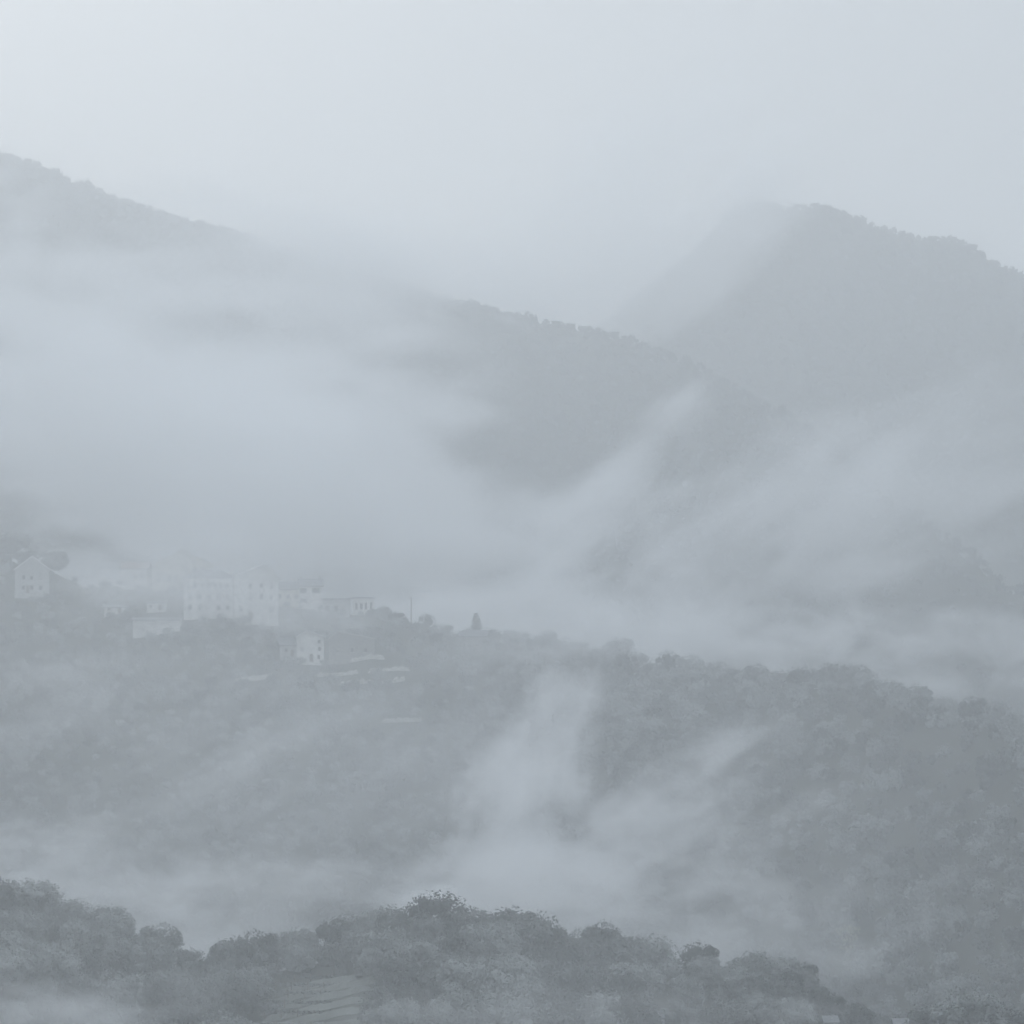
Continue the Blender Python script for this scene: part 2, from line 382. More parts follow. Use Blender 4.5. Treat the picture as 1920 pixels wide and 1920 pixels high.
def house(p, rz, w, d, h, rise, style, wallm, roofm, wins, label, door=None, chimneys=(), shutters=False, name='house', group=None, ridge=0.0, verge=None, clear=True, cat='house'):
    root = tag(empty(name, p, rz), label, cat, group)
    y0 = -d / 2; y1 = d / 2
    ops = list(wins) + ([door] if door else [])
    bm = facade(w, h, y0, ops)
    def quad(*q): bm.faces.new([bm.verts.new(v) for v in q])
    zb = -3.0
    quad((w / 2, y0, zb), (w / 2, y1, zb), (w / 2, y1, h), (w / 2, y0, h))
    quad((w / 2, y1, zb), (-w / 2, y1, zb), (-w / 2, y1, h), (w / 2, y1, h))
    quad((-w / 2, y1, zb), (-w / 2, y0, zb), (-w / 2, y0, h), (-w / 2, y1, h))
    rb = bmesh.new(); ov = 0.45; rx = ridge * w
    if style == 'gable_front':
        quad((-w / 2, y0, h), (w / 2, y0, h), (rx, y0, h + rise)); quad((w / 2, y1, h), (-w / 2, y1, h), (rx, y1, h + rise))
        for s in (-1, 1):
            ex = s * (w / 2 + ov); run = abs(s * w / 2 - rx); ez = h - rise * ov / run + 0.05
            q = [(rx, y0 - ov, h + rise + 0.12), (rx, y1 + ov, h + rise + 0.12), (ex, y1 + ov, ez + 0.08), (ex, y0 - ov, ez + 0.08)]
            slab(rb, q if s < 0 else [q[1], q[0], q[3], q[2]], 0.16)
    elif style == 'gable_side':
        quad((w / 2, y0, h), (w / 2, y1, h), (w / 2, 0, h + rise)); quad((-w / 2, y1, h), (-w / 2, y0, h), (-w / 2, 0, h + rise))
        ez = h - rise * ov / (d / 2) + 0.13
        slab(rb, [(-w / 2 - ov, y0 - ov, ez), (w / 2 + ov, y0 - ov, ez), (w / 2 + ov, 0, h + rise + 0.14), (-w / 2 - ov, 0, h + rise + 0.14)], 0.16)
        slab(rb, [(w / 2 + ov, y1 + ov, ez), (-w / 2 - ov, y1 + ov, ez), (-w / 2 - ov, 0, h + rise + 0.14), (w / 2 + ov, 0, h + rise + 0.14)], 0.16)
    elif style == 'hip':
        e = 0.12; a = [(-w / 2 - ov, y0 - ov, h + e), (w / 2 + ov, y0 - ov, h + e), (w / 2 + ov, y1 + ov, h + e), (-w / 2 - ov, y1 + ov, h + e)]
        k = max(0.2, (w - d) / 2); r0 = (-k, 0, h + rise + e); r1 = (k, 0, h + rise + e)
        slab(rb, [a[0], a[1], r1, r0], 0.12); slab(rb, [a[2], a[3], r0, r1], 0.12); slab(rb, [a[1], a[2], r1], 0.12); slab(rb, [a[3], a[0], r0], 0.12)
    else:
        bx(rb, -w / 2 - ov, w / 2 + ov, y0 - ov, y1 + ov, h + 0.01, h + 0.28)
    obj('wall', bm, wallm, root)
    ro = obj('roof', rb, roofm, root)
    if verge and style == 'gable_front':
        vb = bmesh.new()
        for s in (-1, 1):
            run = abs(s * w / 2 - rx); ex = s * (w / 2 + ov); ez = h - rise * ov / run + 0.05
            a = Vector((rx, y0 - ov - 0.06, h + rise + 0.10)); b = Vector((ex, y0 - ov - 0.06, ez + 0.06))
            tube(vb, a, b, 0.15, 0.15, 4)
        obj('verge_board', vb, verge, ro)
    for cx, cyy, ch in chimneys:
        cb = bmesh.new(); zt = h + rise + ch
        bx(cb, cx - 0.35, cx + 0.35, cyy - 0.3, cyy + 0.3, h, zt); bx(cb, cx - 0.45, cx + 0.45, cyy - 0.4, cyy + 0.4, zt + 0.002, zt + 0.14)
        obj('chimney', cb, M['plaster_grey'], ro)
    for a in wins: window(root, *a, y0, shutters)
    if door:
        dd = obj('door', box_bm(door[0] - door[2] / 2, door[0] + door[2] / 2, y0 + 0.12, y0 + 0.18, door[1], door[1] + door[3]), M['wood'], root)
        obj('handle', box_bm(door[0] + door[2] / 2 - 0.2, door[0] + door[2] / 2 - 0.12, y0 + 0.08, y0 + 0.118, 1.0, 1.12), M['white_trim'], dd)
    if clear: keepout.append((p[0], p[1], max(w, d) * 0.62))
    return root

def grid_wins(cols, rows, w, h):
    return [(c + random.uniform(-0.12, 0.12), r + random.uniform(-0.05, 0.05), w * random.uniform(0.85, 1.1), h * random.uniform(0.85, 1.08)) for r in rows for c in cols if random.random() < 0.9]

def house_at(px, py, Y, *a, **k):
    """house whose foot shows at (px,py), Y metres ahead"""
    p = at(px, py, foot_y(px, py, Y))
    return house(p, *a, **k)

def foot_y(px, py, Y):
    """how far ahead the ridge's ground shows at (px,py); the crest itself where the sight line passes over it"""
    p = ground_hit(mid, px, py, 820, 1300)
    return p.y if p.y < 1250 else Y

VG = 'houses of the hilltop village'
PPM = F / 1150
def hh(px0, px1, py_top, py_bot, Y):     # width and height in metres of a facade seen as this box
    s = foot_y((px0 + px1) / 2, py_bot, Y) / F; return (px1 - px0) * s, (py_bot - py_top) * s

# gabled house hidden in the trees at the left end of the village
w, h = hh(28, 92, 1068, 1112, 1165)
house_at(60, 1112, 1165, 0.12, w, 9, h, 3.6, 'gable_front', M['plaster_grey'], M['tile'], grid_wins((-2.4, 0, 2.4), (0.8, 3.6), 0.9, 1.3),
         'grey house with steep gable, leftmost of the village', door=(-1.2, 0, 1.0, 2.1), verge=M['white_trim'], group=VG)
w, h = hh(232, 280, 1072, 1100, 1168)
house_at(256, 1100, 1168, -0.1, w, 7, h + 1, 1.6, 'gable_side', M['plaster_white'], M['tile'], grid_wins((-2, 0.2, 2.2), (2.2,), 0.8, 1.2),
         'low white house just left of the broad gabled house', group=VG, chimneys=((2.2, 0.4, 0.6),))
# the highest house: broad gable with a row of tall windows
w, h = hh(284, 398, 1058, 1106, 1160)
house_at(341, 1106, 1160, 0.10, w, 12, h, 4.2, 'gable_front', M['plaster_cream'], M['slate'],
         grid_wins((-6.6, -5.0, -3.4, -1.8), (2.0,), 0.75, 2.4) + grid_wins((1.2, 3.4, 5.6), (2.0, 4.9), 0.9, 1.5) + [(0.0, 7.4 - 0.9, 0.9, 0.01)][:0],
         'broad cream house with wide low gable, highest of the village', door=(0.0, 0, 1.2, 2.3), verge=M['white_trim'], group=VG, chimneys=((3.4, 1.5, -0.4),))
# big three-storey block
w, h = hh(349, 442, 1084, 1152, 1140)
house_at(395, 1152, 1140, -0.05, w, 10, h, 2.5, 'hip', M['plaster_white'], M['slate'],
         grid_wins((-5.0, -3.6, -1.7, 0.2, 1.8, 3.4, 5.2), (7.2,), 0.8, 1.4) + grid_wins((-5.0, -2.4, 0.2, 2.8, 5.2), (4.1, 1.2), 0.95, 1.35),
         'large white three-storey block with hipped roof and rows of windows', group=VG, chimneys=((-3.4, 1.0, -0.2), (3.8, -0.5, -0.9)))
# tall bright house with the gable
w, h = hh(437, 519, 1082, 1162, 1138)
house_at(478, 1162, 1138, 0.14, w, 11, h, 3.4, 'gable_front', M['plaster_white'], M['tile'],
         grid_wins((-4.2, -1.6, 1.2, 4.0), (8.4, 5.4), 0.9, 1.4) + grid_wins((-4.2, 1.2, 4.0), (2.2,), 0.9, 1.4), 'tall bright white house with gable, in the middle of the village',
         door=(-1.6, 0, 1.1, 2.2), verge=M['white_trim'], ridge=0.22, group=VG)
w, h = hh(520, 566, 1104, 1134, 1150)
house_at(543, 1134, 1150, -0.08, w, 8, h, 1.9, 'gable_side', M['plaster_cream'], M['slate'], grid_wins((-2.2, 0.2, 2.4), (1.6,), 0.85, 1.3),
         'low cream house against the right side of the tall white house', group=VG, chimneys=((2.4, 0.3, 0.9),))
w, h = hh(560, 604, 1098, 1136, 1148)
house_at(582, 1136, 1148, 0.05, w, 7, h, 1.8, 'gable_side', M['plaster_white'], M['slate'], grid_wins((-1.9, 1.5), (0.9, 3.5), 0.8, 1.25),
         'narrow white two-storey house with a chimney at each end', group=VG, chimneys=((-2.6, 0.2, 0.8), (2.6, -0.2, 0.8)), shutters=True)
w, h = hh(606, 656, 1124, 1154, 1140)
house_at(631, 1154, 1140, 0.0, w, 8, h, 0, 'flat', M['plaster_grey'], M['paleroof'], grid_wins((-2.4, 0.0, 2.4), (1.2,), 1.0, 1.4),
         'grey flat-roofed house, left of the pair at the village end', group=VG)
w, h = hh(662, 702, 1122, 1154, 1136)
house_at(682, 1154, 1136, 0.04, w, 7, h, 0, 'flat', M['plaster_white'], M['slate'], grid_wins((-2.1, -0.7, 0.7, 2.1), (1.6,), 0.7, 2.0),
         'flat-roofed house with four tall windows at the right village end', group=VG)
# lone white house below the village, with its lower wing
w, h = hh(556, 606, 1194, 1240, 1105)
house_at(581, 1240, 1105, 0.10, w, 7.0, h, 1.5, 'gable_front', M['plaster_white'], M['slate'], grid_wins((-2.2, 2.2), (0.6, 2.6, 4.6), 0.8, 1.1),
         'lone white house with six small windows standing below the village', door=(0.2, 0, 1.0, 2.0), ridge=-0.12, verge=M['white_trim'])
w, h = hh(526, 556, 1208, 1232, 1108)
house_at(540, 1232, 1108, 0.10, w, 5.5, h, 1.6, 'gable_side', M['plaster_grey'], M['slate'], [(-0.6, 1.2, 0.8, 1.0)],
         'low grey annexe against the left side of the lone white house', door=(1.0, 0, 0.9, 1.9))
w, h = hh(616, 702, 1198, 1232, 1112)
house_at(659, 1232, 1112, 0.05, w, 9, h, 1.9, 'gable_front', M['stone_wall'], M['slate'], grid_wins((-3.6, 0, 3.6), (1.2,), 0.9, 1.2),
         'long grey stone house with pale verge, right of the lone white house', verge=M['pale_stone'], ridge=-0.3, chimneys=((-4.2, -3.4, 0.3),))
w, h = hh(866, 914, 1192, 1222, 1085)
house_at(890, 1222, 1085, -0.12, w, 6, h, 1.3, 'gable_side', M['stone_wall'], M['slate'], [(-1.6, 1.4, 0.8, 1.1), (1.0, 1.4, 0.8, 1.1)],
         'small stone house under the pointed conifer on the ridge', chimneys=((-2.0, 0.2, 0.5),))
# white sheds on the slope left of the houses
for px0, px1, pt, pb, Y, lab in ((250, 340, 1162, 1188, 1120, 'long low white shed on the slope below the big white block'),
                                 (276, 312, 1130, 1144, 1128, 'small white shed just above the long low shed'),
                                 (196, 238, 1138, 1150, 1128, 'small white shed furthest left on the slope')):
    w, h = hh(px0, px1, pt, pb, Y)
    house_at((px0 + px1) / 2, pb, Y, 0.03, w, 4.5, max(1.7, h), 0.5, 'gable_side', M['plaster_white'], M['paleroof'], [(-w * 0.28, 0.8, 0.7, 0.6)], lab,
             door=(w * 0.2, 0, 1.0, 1.55), name='shed', group='white sheds on the village slope', cat='shed')

# utility poles
def pole(px, pt, pb, Y, lab):
    p = at(px, pb, Y); t = (pb - pt) * Y / F
    r = tag(empty('utility_pole', p), lab, 'pole', 'utility poles of the village')
    bm = bmesh.new(); tube(bm, (0, 0, -1.5), (0, 0, t), 0.16, 0.11, 8); obj('shaft', bm, M['wood'], r)
    obj('crossarm', box_bm(-0.8, 0.8, -0.12, -0.125 + 0.24, t - 0.7, t - 0.56), M['wood'], r)
    for x in (-0.7, 0.7):
        b2 = bmesh.new(); tube(b2, (x, 0, t - 0.55), (x, 0, t - 0.3), 0.06, 0.04, 6); obj('insulator', b2, M['white_trim'], r)
    keepout.append((p.x, p.y, 2.5))
pole(771, 1118, 1180, 1118, 'tall thin utility pole on the ridge right of the village')
pole(762, 1214, 1258, 1095, 'utility pole on the terraces right of the lone white house')
pole(625, 1150, 1182, 1122, 'short utility pole above the grey stone house')

# dry-stone terraces on the village slope
def terrace(px0, py0, px1, py1, lab, name='terrace_wall', hgt=1.0, y0=800, y1=1200, layer=mid):
    a = ground_hit(layer, px0, py0, y0, y1); b = ground_hit(layer, px1, py1, y0, y1)
    n = 18; bm = bmesh.new(); vt = []
    for i in range(n + 1):
        t = i / n; x = a.x + (b.x - a.x) * t; y = a.y + (b.y - a.y) * t
        z = float(layer.H(x, y)); j = 0.10 * math.sin(i * 2.3 + px0); hj = random.uniform(-0.55, 0.15) if 0 < i < n else -0.9
        wth = 0.9 if 0 < i < n else 0.5
        vt.append([bm.verts.new(v) for v in ((x, y - wth + j, z - 1.2), (x, y + wth + j, z - 1.2), (x, y + wth + j, z + hgt + hj), (x, y - wth * 0.8 + j, z + hgt + hj))])
        keepout.append((x, y - 3, 3.4))
    for i in range(n):
        for k in range(4): bm.faces.new((vt[i][k], vt[i + 1][k], vt[i + 1][(k + 1) % 4], vt[i][(k + 1) % 4]))
    bm.faces.new(vt[0][::-1]); bm.faces.new(vt[-1])
    bmesh.ops.recalc_face_normals(bm, faces=bm.faces)
    return tag(obj(name, bm, M['pale_stone']), lab, 'wall', 'dry-stone terrace walls on the slope')
for px0, py0, px1, py1, lab in ((592, 1268, 672, 1262, 'pale terrace wall first below the lone white house'),
                                (636, 1286, 704, 1282, 'pale terrace wall second below the lone white house'),
                                (656, 1242, 722, 1236, 'pale terrace wall below the long grey stone house'),
                                (714, 1282, 760, 1276, 'short pale terrace wall right of the second wall'),
                                (716, 1354, 792, 1352, 'lowest pale terrace wall, alone among the trees'),
                                (440, 1280, 512, 1272, 'pale terrace wall left below the lone white house'),
                                (690, 1262, 770, 1258, 'pale terrace wall beside the lower utility pole')):
    terrace(px0, py0, px1, py1, lab)

# terraced vine rows on the near hill
vine_me = []
for i in range(3):
    rs = np.random.default_rng(500 + i)
    L = 5.6
    cs = [(x, 0.05 * math.sin(x * 3), 0.55 + 0.15 * rs.random()) for x in np.linspace(-L, L, 22)]
    v, q = leaf_cards(cs, [0.42] * len(cs), 900, 0.12, 0.9, rs, 0.4)
    vine_me.append(mesh_np('foliage', v, q, M['leaf']))
vb = bmesh.new()
for x in np.linspace(-5.4, 5.4, 7): bx(vb, x - 0.05, x + 0.05, -0.05, 0.05, -0.6, 1.15)
stake_me = bpy.data.meshes.new('stakes'); vb.to_mesh(stake_me); vb.free(); stake_me.materials.append(M['wood'])
rows = [(612, 1845), (606, 1860), (600, 1876), (594, 1893), (588, 1912), (580, 1934)]
words = ('topmost', 'second', 'third', 'fourth', 'fifth', 'lowest')
for i, (px, py) in enumerate(rows):
    p = ground_hit(near, px, py, 300, 490)
    a = ground_hit(near, px - 70, py + 8, 300, 490); b = ground_hit(near, px + 70, py - 6, 300, 490)
    for k in np.linspace(-5.5, 5.5, 8): keepout.append((p.x + k, p.y, 1.3))
    # grassy bench under the row
    bm = bmesh.new(); vt = []
    n = 26; sh = random.uniform(-0.8, 0.8)
    for j in range(n + 1):
        x = p.x - 6.2 + sh + 12.4 * j / n; yy = p.y + 0.25 * math.sin(j * 0.7 + i * 1.9) + 0.5 * (j / n - 0.5)
        z = float(near.H(x, yy)); k = lambda a: random.uniform(-a, a)
        e = min(1.0, j / 2.5, (n - j) / 2.5)
        vt.append([bm.verts.new(c) for c in ((x, yy - 1.25, z - 1.4), (x + k(.1), yy - 1.1 + k(.12), z - 0.12), (x + k(.1), yy - 0.25 + k(.12), z - 0.1 + (0.55 + k(.10)) * e),
                                             (x + k(.1), yy + 0.35 + k(.1), z - 0.1 + (0.58 + k(.08)) * e), (x, yy + 0.6, z - 1.2))])
    for j in range(n):
        for k in range(4): bm.faces.new((vt[j][k], vt[j + 1][k], vt[j + 1][k + 1], vt[j][k + 1]))
    for q in (vt[0], vt[-1]): bm.faces.new(q)
    bmesh.ops.recalc_face_normals(bm, faces=bm.faces)
    tag(obj('terrace_bench', bm, M['grass']), '%s pale grass bench of the terraced plot on the near hill' % words[i], 'terrace', 'grass benches of the terraced plot')
    r = tag(empty('vine_row', (p.x, p.y + 1.15, float(near.H(p.x, p.y + 1.2)) + 0.1), math.atan2(b.y - a.y, b.x - a.x) * 0.2),
            '%s low vine row on the terraced plot of the near hill' % words[i], 'vine row', 'vine rows on the terraced plot')
    r.scale = (1, 0.8, 0.55)
    obj('foliage', vine_me[i % 3], None, r); obj('stakes', stake_me, None, r)

# small pale huts at the foot of the near hill
for px, py, Y, w, lab in ((1232, 1917, 455, 1.4, 'small pale-roofed hut, wider of the two at the bottom centre'), (1192, 1924, 453, 0.9, 'smallest pale-roofed hut, left of the two at the bottom centre'),
                          (1556, 1925, 462, 0.9, 'tiny pale-roofed hut at the foot of the near hill, right of the vine terraces'), (1700, 1931, 452, 2.4, 'wider pale-roofed hut beside the dark tree at the bottom right')):
    p = at(px, py, Y); p.z = max(p.z, float(near.H(p.x, p.y)) + 0.1)
    house(p, 0.1, w, 1.6, 0.7, 0.4, 'gable_side', M['plaster_grey'], M['paleroof'], [], lab, name='hut', group='pale huts at the foot of the near hill', door=(0, 0, 0.5, 0.62), clear=False, cat='hut')
    keepout.append((p.x, p.y - 2, w * 0.6 + 2.0))

# ------------------------------------------------------------------ woods
def scatter(x0, x1, y0, y1, step, jit=0.45):
    gx, gy = np.meshgrid(np.arange(x0, x1, step), np.arange(y0, y1, step))
    gx = gx + (np.arange(gx.shape[0]) % 2)[:, None] * step / 2
    x = gx.ravel() + rng.uniform(-jit, jit, gx.size) * step; y = gy.ravel() + rng.uniform(-jit, jit, gy.size) * step
    return x, y

# near hill: every tree its own thing
REG = [(60, 'at the left edge of the near hill'), (150, 'right of the tall left-edge tree'), (250, 'by the rounded left-shoulder tree'), (350, 'by the small tree in the dip'), (450, 'just right of the dip'), (540, 'left of the vine terraces'),
       (620, 'above the left half of the vine terraces'), (700, 'above the right half of the vine terraces'), (785, 'by the full rounded crest tree'), (850, 'by the tallest crest tree'), (920, 'between the tallest and the broad crest tree'), (1000, 'by the broad crest tree'),
       (1080, 'right of the broad crest tree'), (1160, 'where the crest starts down right'), (1260, 'above the bottom-centre huts'), (1350, 'midway down the right slope'), (1440, 'low on the right slope'), (1530, 'near the last crest tree'), (9999, 'at the right foot of the near hill')]
def near_region(px, py):
    return next(t for a, t in REG if px < a)
def depth_word(d):
    return 'crest' if d < 6 else ('upper-slope' if d < 18 else 'lower-slope')
n_near = 0
def near_tree(x, y, s, label=None, sz=None):
    global n_near
    z = float(near.H(x, y)); px, py = proj(x, y, z)
    yc = float(near.crest(x)[0])
    lab = label or '%s %s tree %s' % ('large' if s > 0.74 else ('middling' if s > 0.6 else 'small'), depth_word(yc - y), near_region(px, py))
    tree(near_kinds[n_near % 6], (x, y, z), s, rng.random() * 6.28, lab, 'broadleaf trees of the near hill', sz=sz)
    n_near += 1
# the trees that stand out on the crest
special = [(745, 1690, 486, 0.98, 'full rounded tree on the near crest, left of the tallest'), (822, 1684, 484, 1.12, 'tallest tree on the near crest, with ragged top'),
           (872, 1716, 485, 0.85, 'tree against the right side of the tallest crest tree'), (960, 1706, 484, 1.0, 'broad tree on the near crest, right of the tallest'),
           (1015, 1738, 483, 0.8, 'tree on the near crest right of the broad tree'), (665, 1720, 486, 0.72, 'pointed small tree on the near crest left of the full rounded tree'),
           (60, 1644, 484, 0.98, 'tall tree at the left edge of the near crest'), (200, 1716, 484, 0.85, 'rounded tree on the left shoulder before the dip'),
           (300, 1746, 482, 0.72, 'small rounded tree in the dip of the near crest'), (1130, 1746, 484, 0.72, 'tree where the near crest starts down to the right'),
           (1310, 1776, 484, 0.6, 'small tree midway down the right near crest'), (1415, 1782, 484, 0.62, 'small pointed tree low on the right near crest'), (1470, 1788, 483, 0.62, 'last small tree on the right near crest')]
for px, pt, Y, s, lab in special:
    p = at(px, pt, Y); z = float(near.H(p.x, p.y))
    hgt = max(2.5, p.z - z)
    near_tree(p.x, p.y, s, lab, sz=min(1.6, max(0.7, hgt / (7.0 * s))))
    keepout.append((p.x, p.y, 1.6 * s))
x, y = scatter(-75, 75, 428, 500, 4.9)
order = np.argsort(-y)
for i in order:
    yc, zc = near.crest(x[i])
    if y[i] > yc + 5: continue
    z = float(near.H(x[i], y[i])); px, py = proj(x[i], y[i], z)
    s = 0.42 + 0.42 * rng.random() + 0.1 * (1 - min(1, abs(px - 850) / 700))
    if px > 1250: s *= 0.8
    if yc - y[i] < 9: s *= 0.74
    if 500 < px < 715 and py > 1848: continue
    if not (-90 < px < 2010) or py - 8 * s * 16 > 1935 or not clear_of(x[i], y[i], 0.4): continue
    near_tree(float(x[i]), float(y[i]), s)
p = at(1815, 1872, 420); z = p.z - 6.0
tree(near_kinds[1], (p.x, p.y, z), 1.0, 0.4, 'dark round tree cut off by the bottom right corner', 'broadleaf trees of the near hill', sz=0.9)
p = at(1880, 1900, 422)
tree(near_kinds[4], (p.x, p.y, p.z - 5.0), 0.8, 2.4, 'lower tree right of the dark round corner tree', 'broadleaf trees of the near hill', sz=0.9)
p = at(1740, 1896, 424)
tree(near_kinds[2], (p.x, p.y, p.z - 4.6), 0.7, 1.4, 'lower tree left of the dark round corner tree', 'broadleaf trees of the near hill', sz=0.9)
print('near trees', n_near)

# trees that stand out on the crest of the village ridge
def mid_tree(px, pt, width_px, lab, kind=None, dy=0.0, name='broadleaf_tree'):
    lo, hi = 400.0, 1400.0            # where the sight line's column crosses the crest
    for _ in range(40):
        Y = (lo + hi) / 2
        if float(mid.crest(at(px, pt, Y).x)[0]) > Y: lo = Y
        else: hi = Y
    Y -= dy
    p = at(px, pt, Y); z = float(mid.H(p.x, p.y)) - 0.3
    s = width_px * Y / F / 7.0; hgt = max(2.0, p.z - z)
    if name == 'broadleaf_tree':
        s = max(s, hgt / (7.0 * 1.15)); z -= 0.8 * s; hgt += 0.8 * s
    tree(kind or near_kinds[int(px) % 6], (p.x, p.y, z), s, px * 0.7, lab, 'trees along the crest of the village ridge', sz=min(2.2, max(0.6, hgt / ((8.0 if name == 'conifer_tree' else 7.0) * s))), name=name)
    keepout.append((p.x, p.y, 1.5))
mid_tree(893, 1149, 60, 'pointed dark conifer on the ridge above the small stone house', fir, 1.0, 'conifer_tree')
for px, pt, wd, lab in ((20, 1010, 90, 'large faint tree at the left edge behind the leftmost house'), (95, 1030, 70, 'rounded tree right of the leftmost village house'),
        (720, 1133, 34, 'dark rounded tree at the right end of the village houses'), (745, 1150, 34, 'low tree between the village end and the tall utility pole'), (800, 1158, 34, 'rounded tree right of the tall utility pole'),
        (830, 1176, 44, 'low broad tree left of the pointed conifer'), (930, 1180, 50, 'low broad tree right of the pointed conifer'), (968, 1186, 46, 'dark rounded tree second right of the conifer'), (1005, 1194, 40, 'low tree on the ridge left of the slim tree'),
        (1028, 1190, 26, 'slim upright tree on the ridge, left of the two round crest clumps'), (1058, 1204, 44, 'rounded tree on the dipping ridge above the fog plume'), (1087, 1206, 28, 'small pointed tree left of the large double crown'),
        (1128, 1208, 56, 'left half of the large double crown on the ridge'), (1160, 1206, 60, 'right half of the large double crown on the ridge'), (1192, 1228, 44, 'tree stepping down right of the double crown'), (1224, 1240, 46, 'low tree in the notch right of the double crown'),
        (1252, 1228, 46, 'rounded crest tree right of the notch'), (1292, 1238, 56, 'broad crest tree second right of the notch'), (1345, 1244, 54, 'broad crest tree third right of the notch'), (1418, 1254, 50, 'round-headed crest tree before the shallow saddle'), (1380, 1250, 50, 'crest tree left of the round-headed one'),
        (1468, 1262, 50, 'crest tree in the shallow saddle'), (1510, 1256, 50, 'crest tree rising to the big clump'), (1560, 1238, 66, 'left crown of the big dark clump on the right crest'), (1602, 1240, 64, 'right crown of the big dark clump on the right crest'), (1625, 1258, 50, 'lower crown at the right end of the big dark clump'),
        (1672, 1284, 56, 'crest tree first right of the big dark clump'), (1720, 1292, 56, 'crest tree second right of the big dark clump'), (1770, 1304, 56, 'crest tree third right of the big dark clump'), (1826, 1316, 54, 'crest tree fourth right of the big dark clump'), (1868, 1324, 50, 'crest tree next to the right edge'), (1905, 1338, 50, 'crest tree at the right edge of the ridge')):
    mid_tree(px, pt, wd, lab)
# pale tree in the misty valley at the right
p = ground_hit(mid, 1596, 1800, 560, 1000)
pl = broadleaf(401, 9, 420, 0.26, 1.25)
pm = pl[1]; pm.materials.clear(); pm.materials.append(M['paleleaf'])
tree(pl, p, 0.75, 0.3, 'slim pale-leaved tree standing in the misty valley at the right', None, name='pale_tree')
keepout.append((p.x, p.y - 2, 6))

def wood(name, pts, variants, label, cat='wood'):
    """one mass of trees: points that carry instances"""
    coll = bpy.data.collections.new(name + '_kinds')
    for k, me in enumerate(variants):
        o = bpy.data.objects.new('%s_kind_%d' % (name, k), me); coll.objects.link(o)
    me = bpy.data.meshes.new(name); P = np.array([p[:3] for p in pts], np.float32)
    me.vertices.add(len(P)); me.vertices.foreach_set('co', P.ravel())
    for nm, ty, arr in (('kind_index', 'INT', rng.integers(0, len(variants), len(P)).astype(np.int32)),):
        me.attributes.new(nm, ty, 'POINT').data.foreach_set('value', arr)
    rot = np.zeros((len(P), 3), np.float32); rot[:, 2] = rng.random(len(P)) * 6.28
    me.attributes.new('turn', 'FLOAT_VECTOR', 'POINT').data.foreach_set('vector', rot.ravel())
    sc = np.array([p[3:6] for p in pts], np.float32)
    me.attributes.new('size', 'FLOAT_VECTOR', 'POINT').data.foreach_set('vector', sc.ravel())
    o = obj(name, me); tag(o, label, cat, kind='stuff')
    ng = bpy.data.node_groups.new(name, 'GeometryNodeTree')
    ng.interface.new_socket('Geometry', in_out='INPUT', socket_type='NodeSocketGeometry')
    ng.interface.new_socket('Geometry', in_out='OUTPUT', socket_type='NodeSocketGeometry')
    N = ng.nodes; L = ng.links
    gi = N.new('NodeGroupInput'); go = N.new('NodeGroupOutput'); ip = N.new('GeometryNodeInstanceOnPoints')
    ci = N.new('GeometryNodeCollectionInfo'); ci.inputs['Collection'].default_value = coll
    ci.inputs['Separate Children'].default_value = True; ci.inputs['Reset Children'].default_value = True
    def attr(nm, ty):
        a = N.new('GeometryNodeInputNamedAttribute'); a.data_type = ty; a.inputs['Name'].default_value = nm
        return next(s for s in a.outputs if s.enabled and s.name == 'Attribute')
    L.new(gi.outputs[0], ip.inputs['Points']); L.new(ci.outputs[0], ip.inputs['Instance'])
    ip.inputs['Pick Instance'].default_value = True
    L.new(attr('kind_index', 'INT'), ip.inputs['Instance Index']); L.new(attr('turn', 'FLOAT_VECTOR'), ip.inputs['Rotation']); L.new(attr('size', 'FLOAT_VECTOR'), ip.inputs['Scale'])
    L.new(ip.outputs[0], go.inputs[0])
    mod = o.modifiers.new('wood', 'NODES'); mod.node_group = ng
    return o

# the wood on the village ridge
pts = []
KO = np.array(keepout)
x, y = scatter(-230, 190, 500, 1200, 4.6)
z = mid.H(x, y); yc, zc = mid.crest(x); px, py = proj(x, y, z)
ok = (y < yc + 9) & (px > -160) & (px < 2080) & (py < 1960) & (z > -95)
dens = fbm(x / 30 + 5, y / 30 + 3) * 2
for i in np.nonzero(ok)[0]:
    if np.any((KO[:, 0] - x[i]) ** 2 + (KO[:, 1] - y[i]) ** 2 < (KO[:, 2] + 0.6) ** 2): continue
    if yc[i] - y[i] < 34 and 120 < px[i] < 860 and rng.random() < 0.5: continue
    s = 0.42 + 0.40 * rng.random() + 0.30 * max(-0.4, dens[i])
    if px[i] < 860: s *= 0.72
    if yc[i] - y[i] < 8: s *= 0.62
    s = max(0.2, s)
    pts.append((x[i], y[i], z[i] - 0.3, s, s, s * rng.uniform(0.8, 1.15)))
for xx in np.arange(-160, 130, 1.7):
    yc1 = float(mid.crest(xx)[0])
    for k in range(3):
        x1 = xx + rng.uniform(-1, 1); y1 = yc1 + rng.uniform(-7, 1.5); z1 = float(mid.H(x1, y1)); q = proj(x1, y1, z1)
        if q[0] < 690 or np.any((KO[:, 0] - x1) ** 2 + (KO[:, 1] - y1) ** 2 < (KO[:, 2] * 0.8) ** 2): continue
        s = rng.uniform(0.22, 0.42)
        pts.append((x1, y1, z1 - 0.8 * s, s * 1.2, s * 1.2, s))
print('mid wood', len(pts))
wood('ridge_wood', pts, [k[1] for k in mid_kinds], 'broadleaf wood covering the slope of the village ridge')

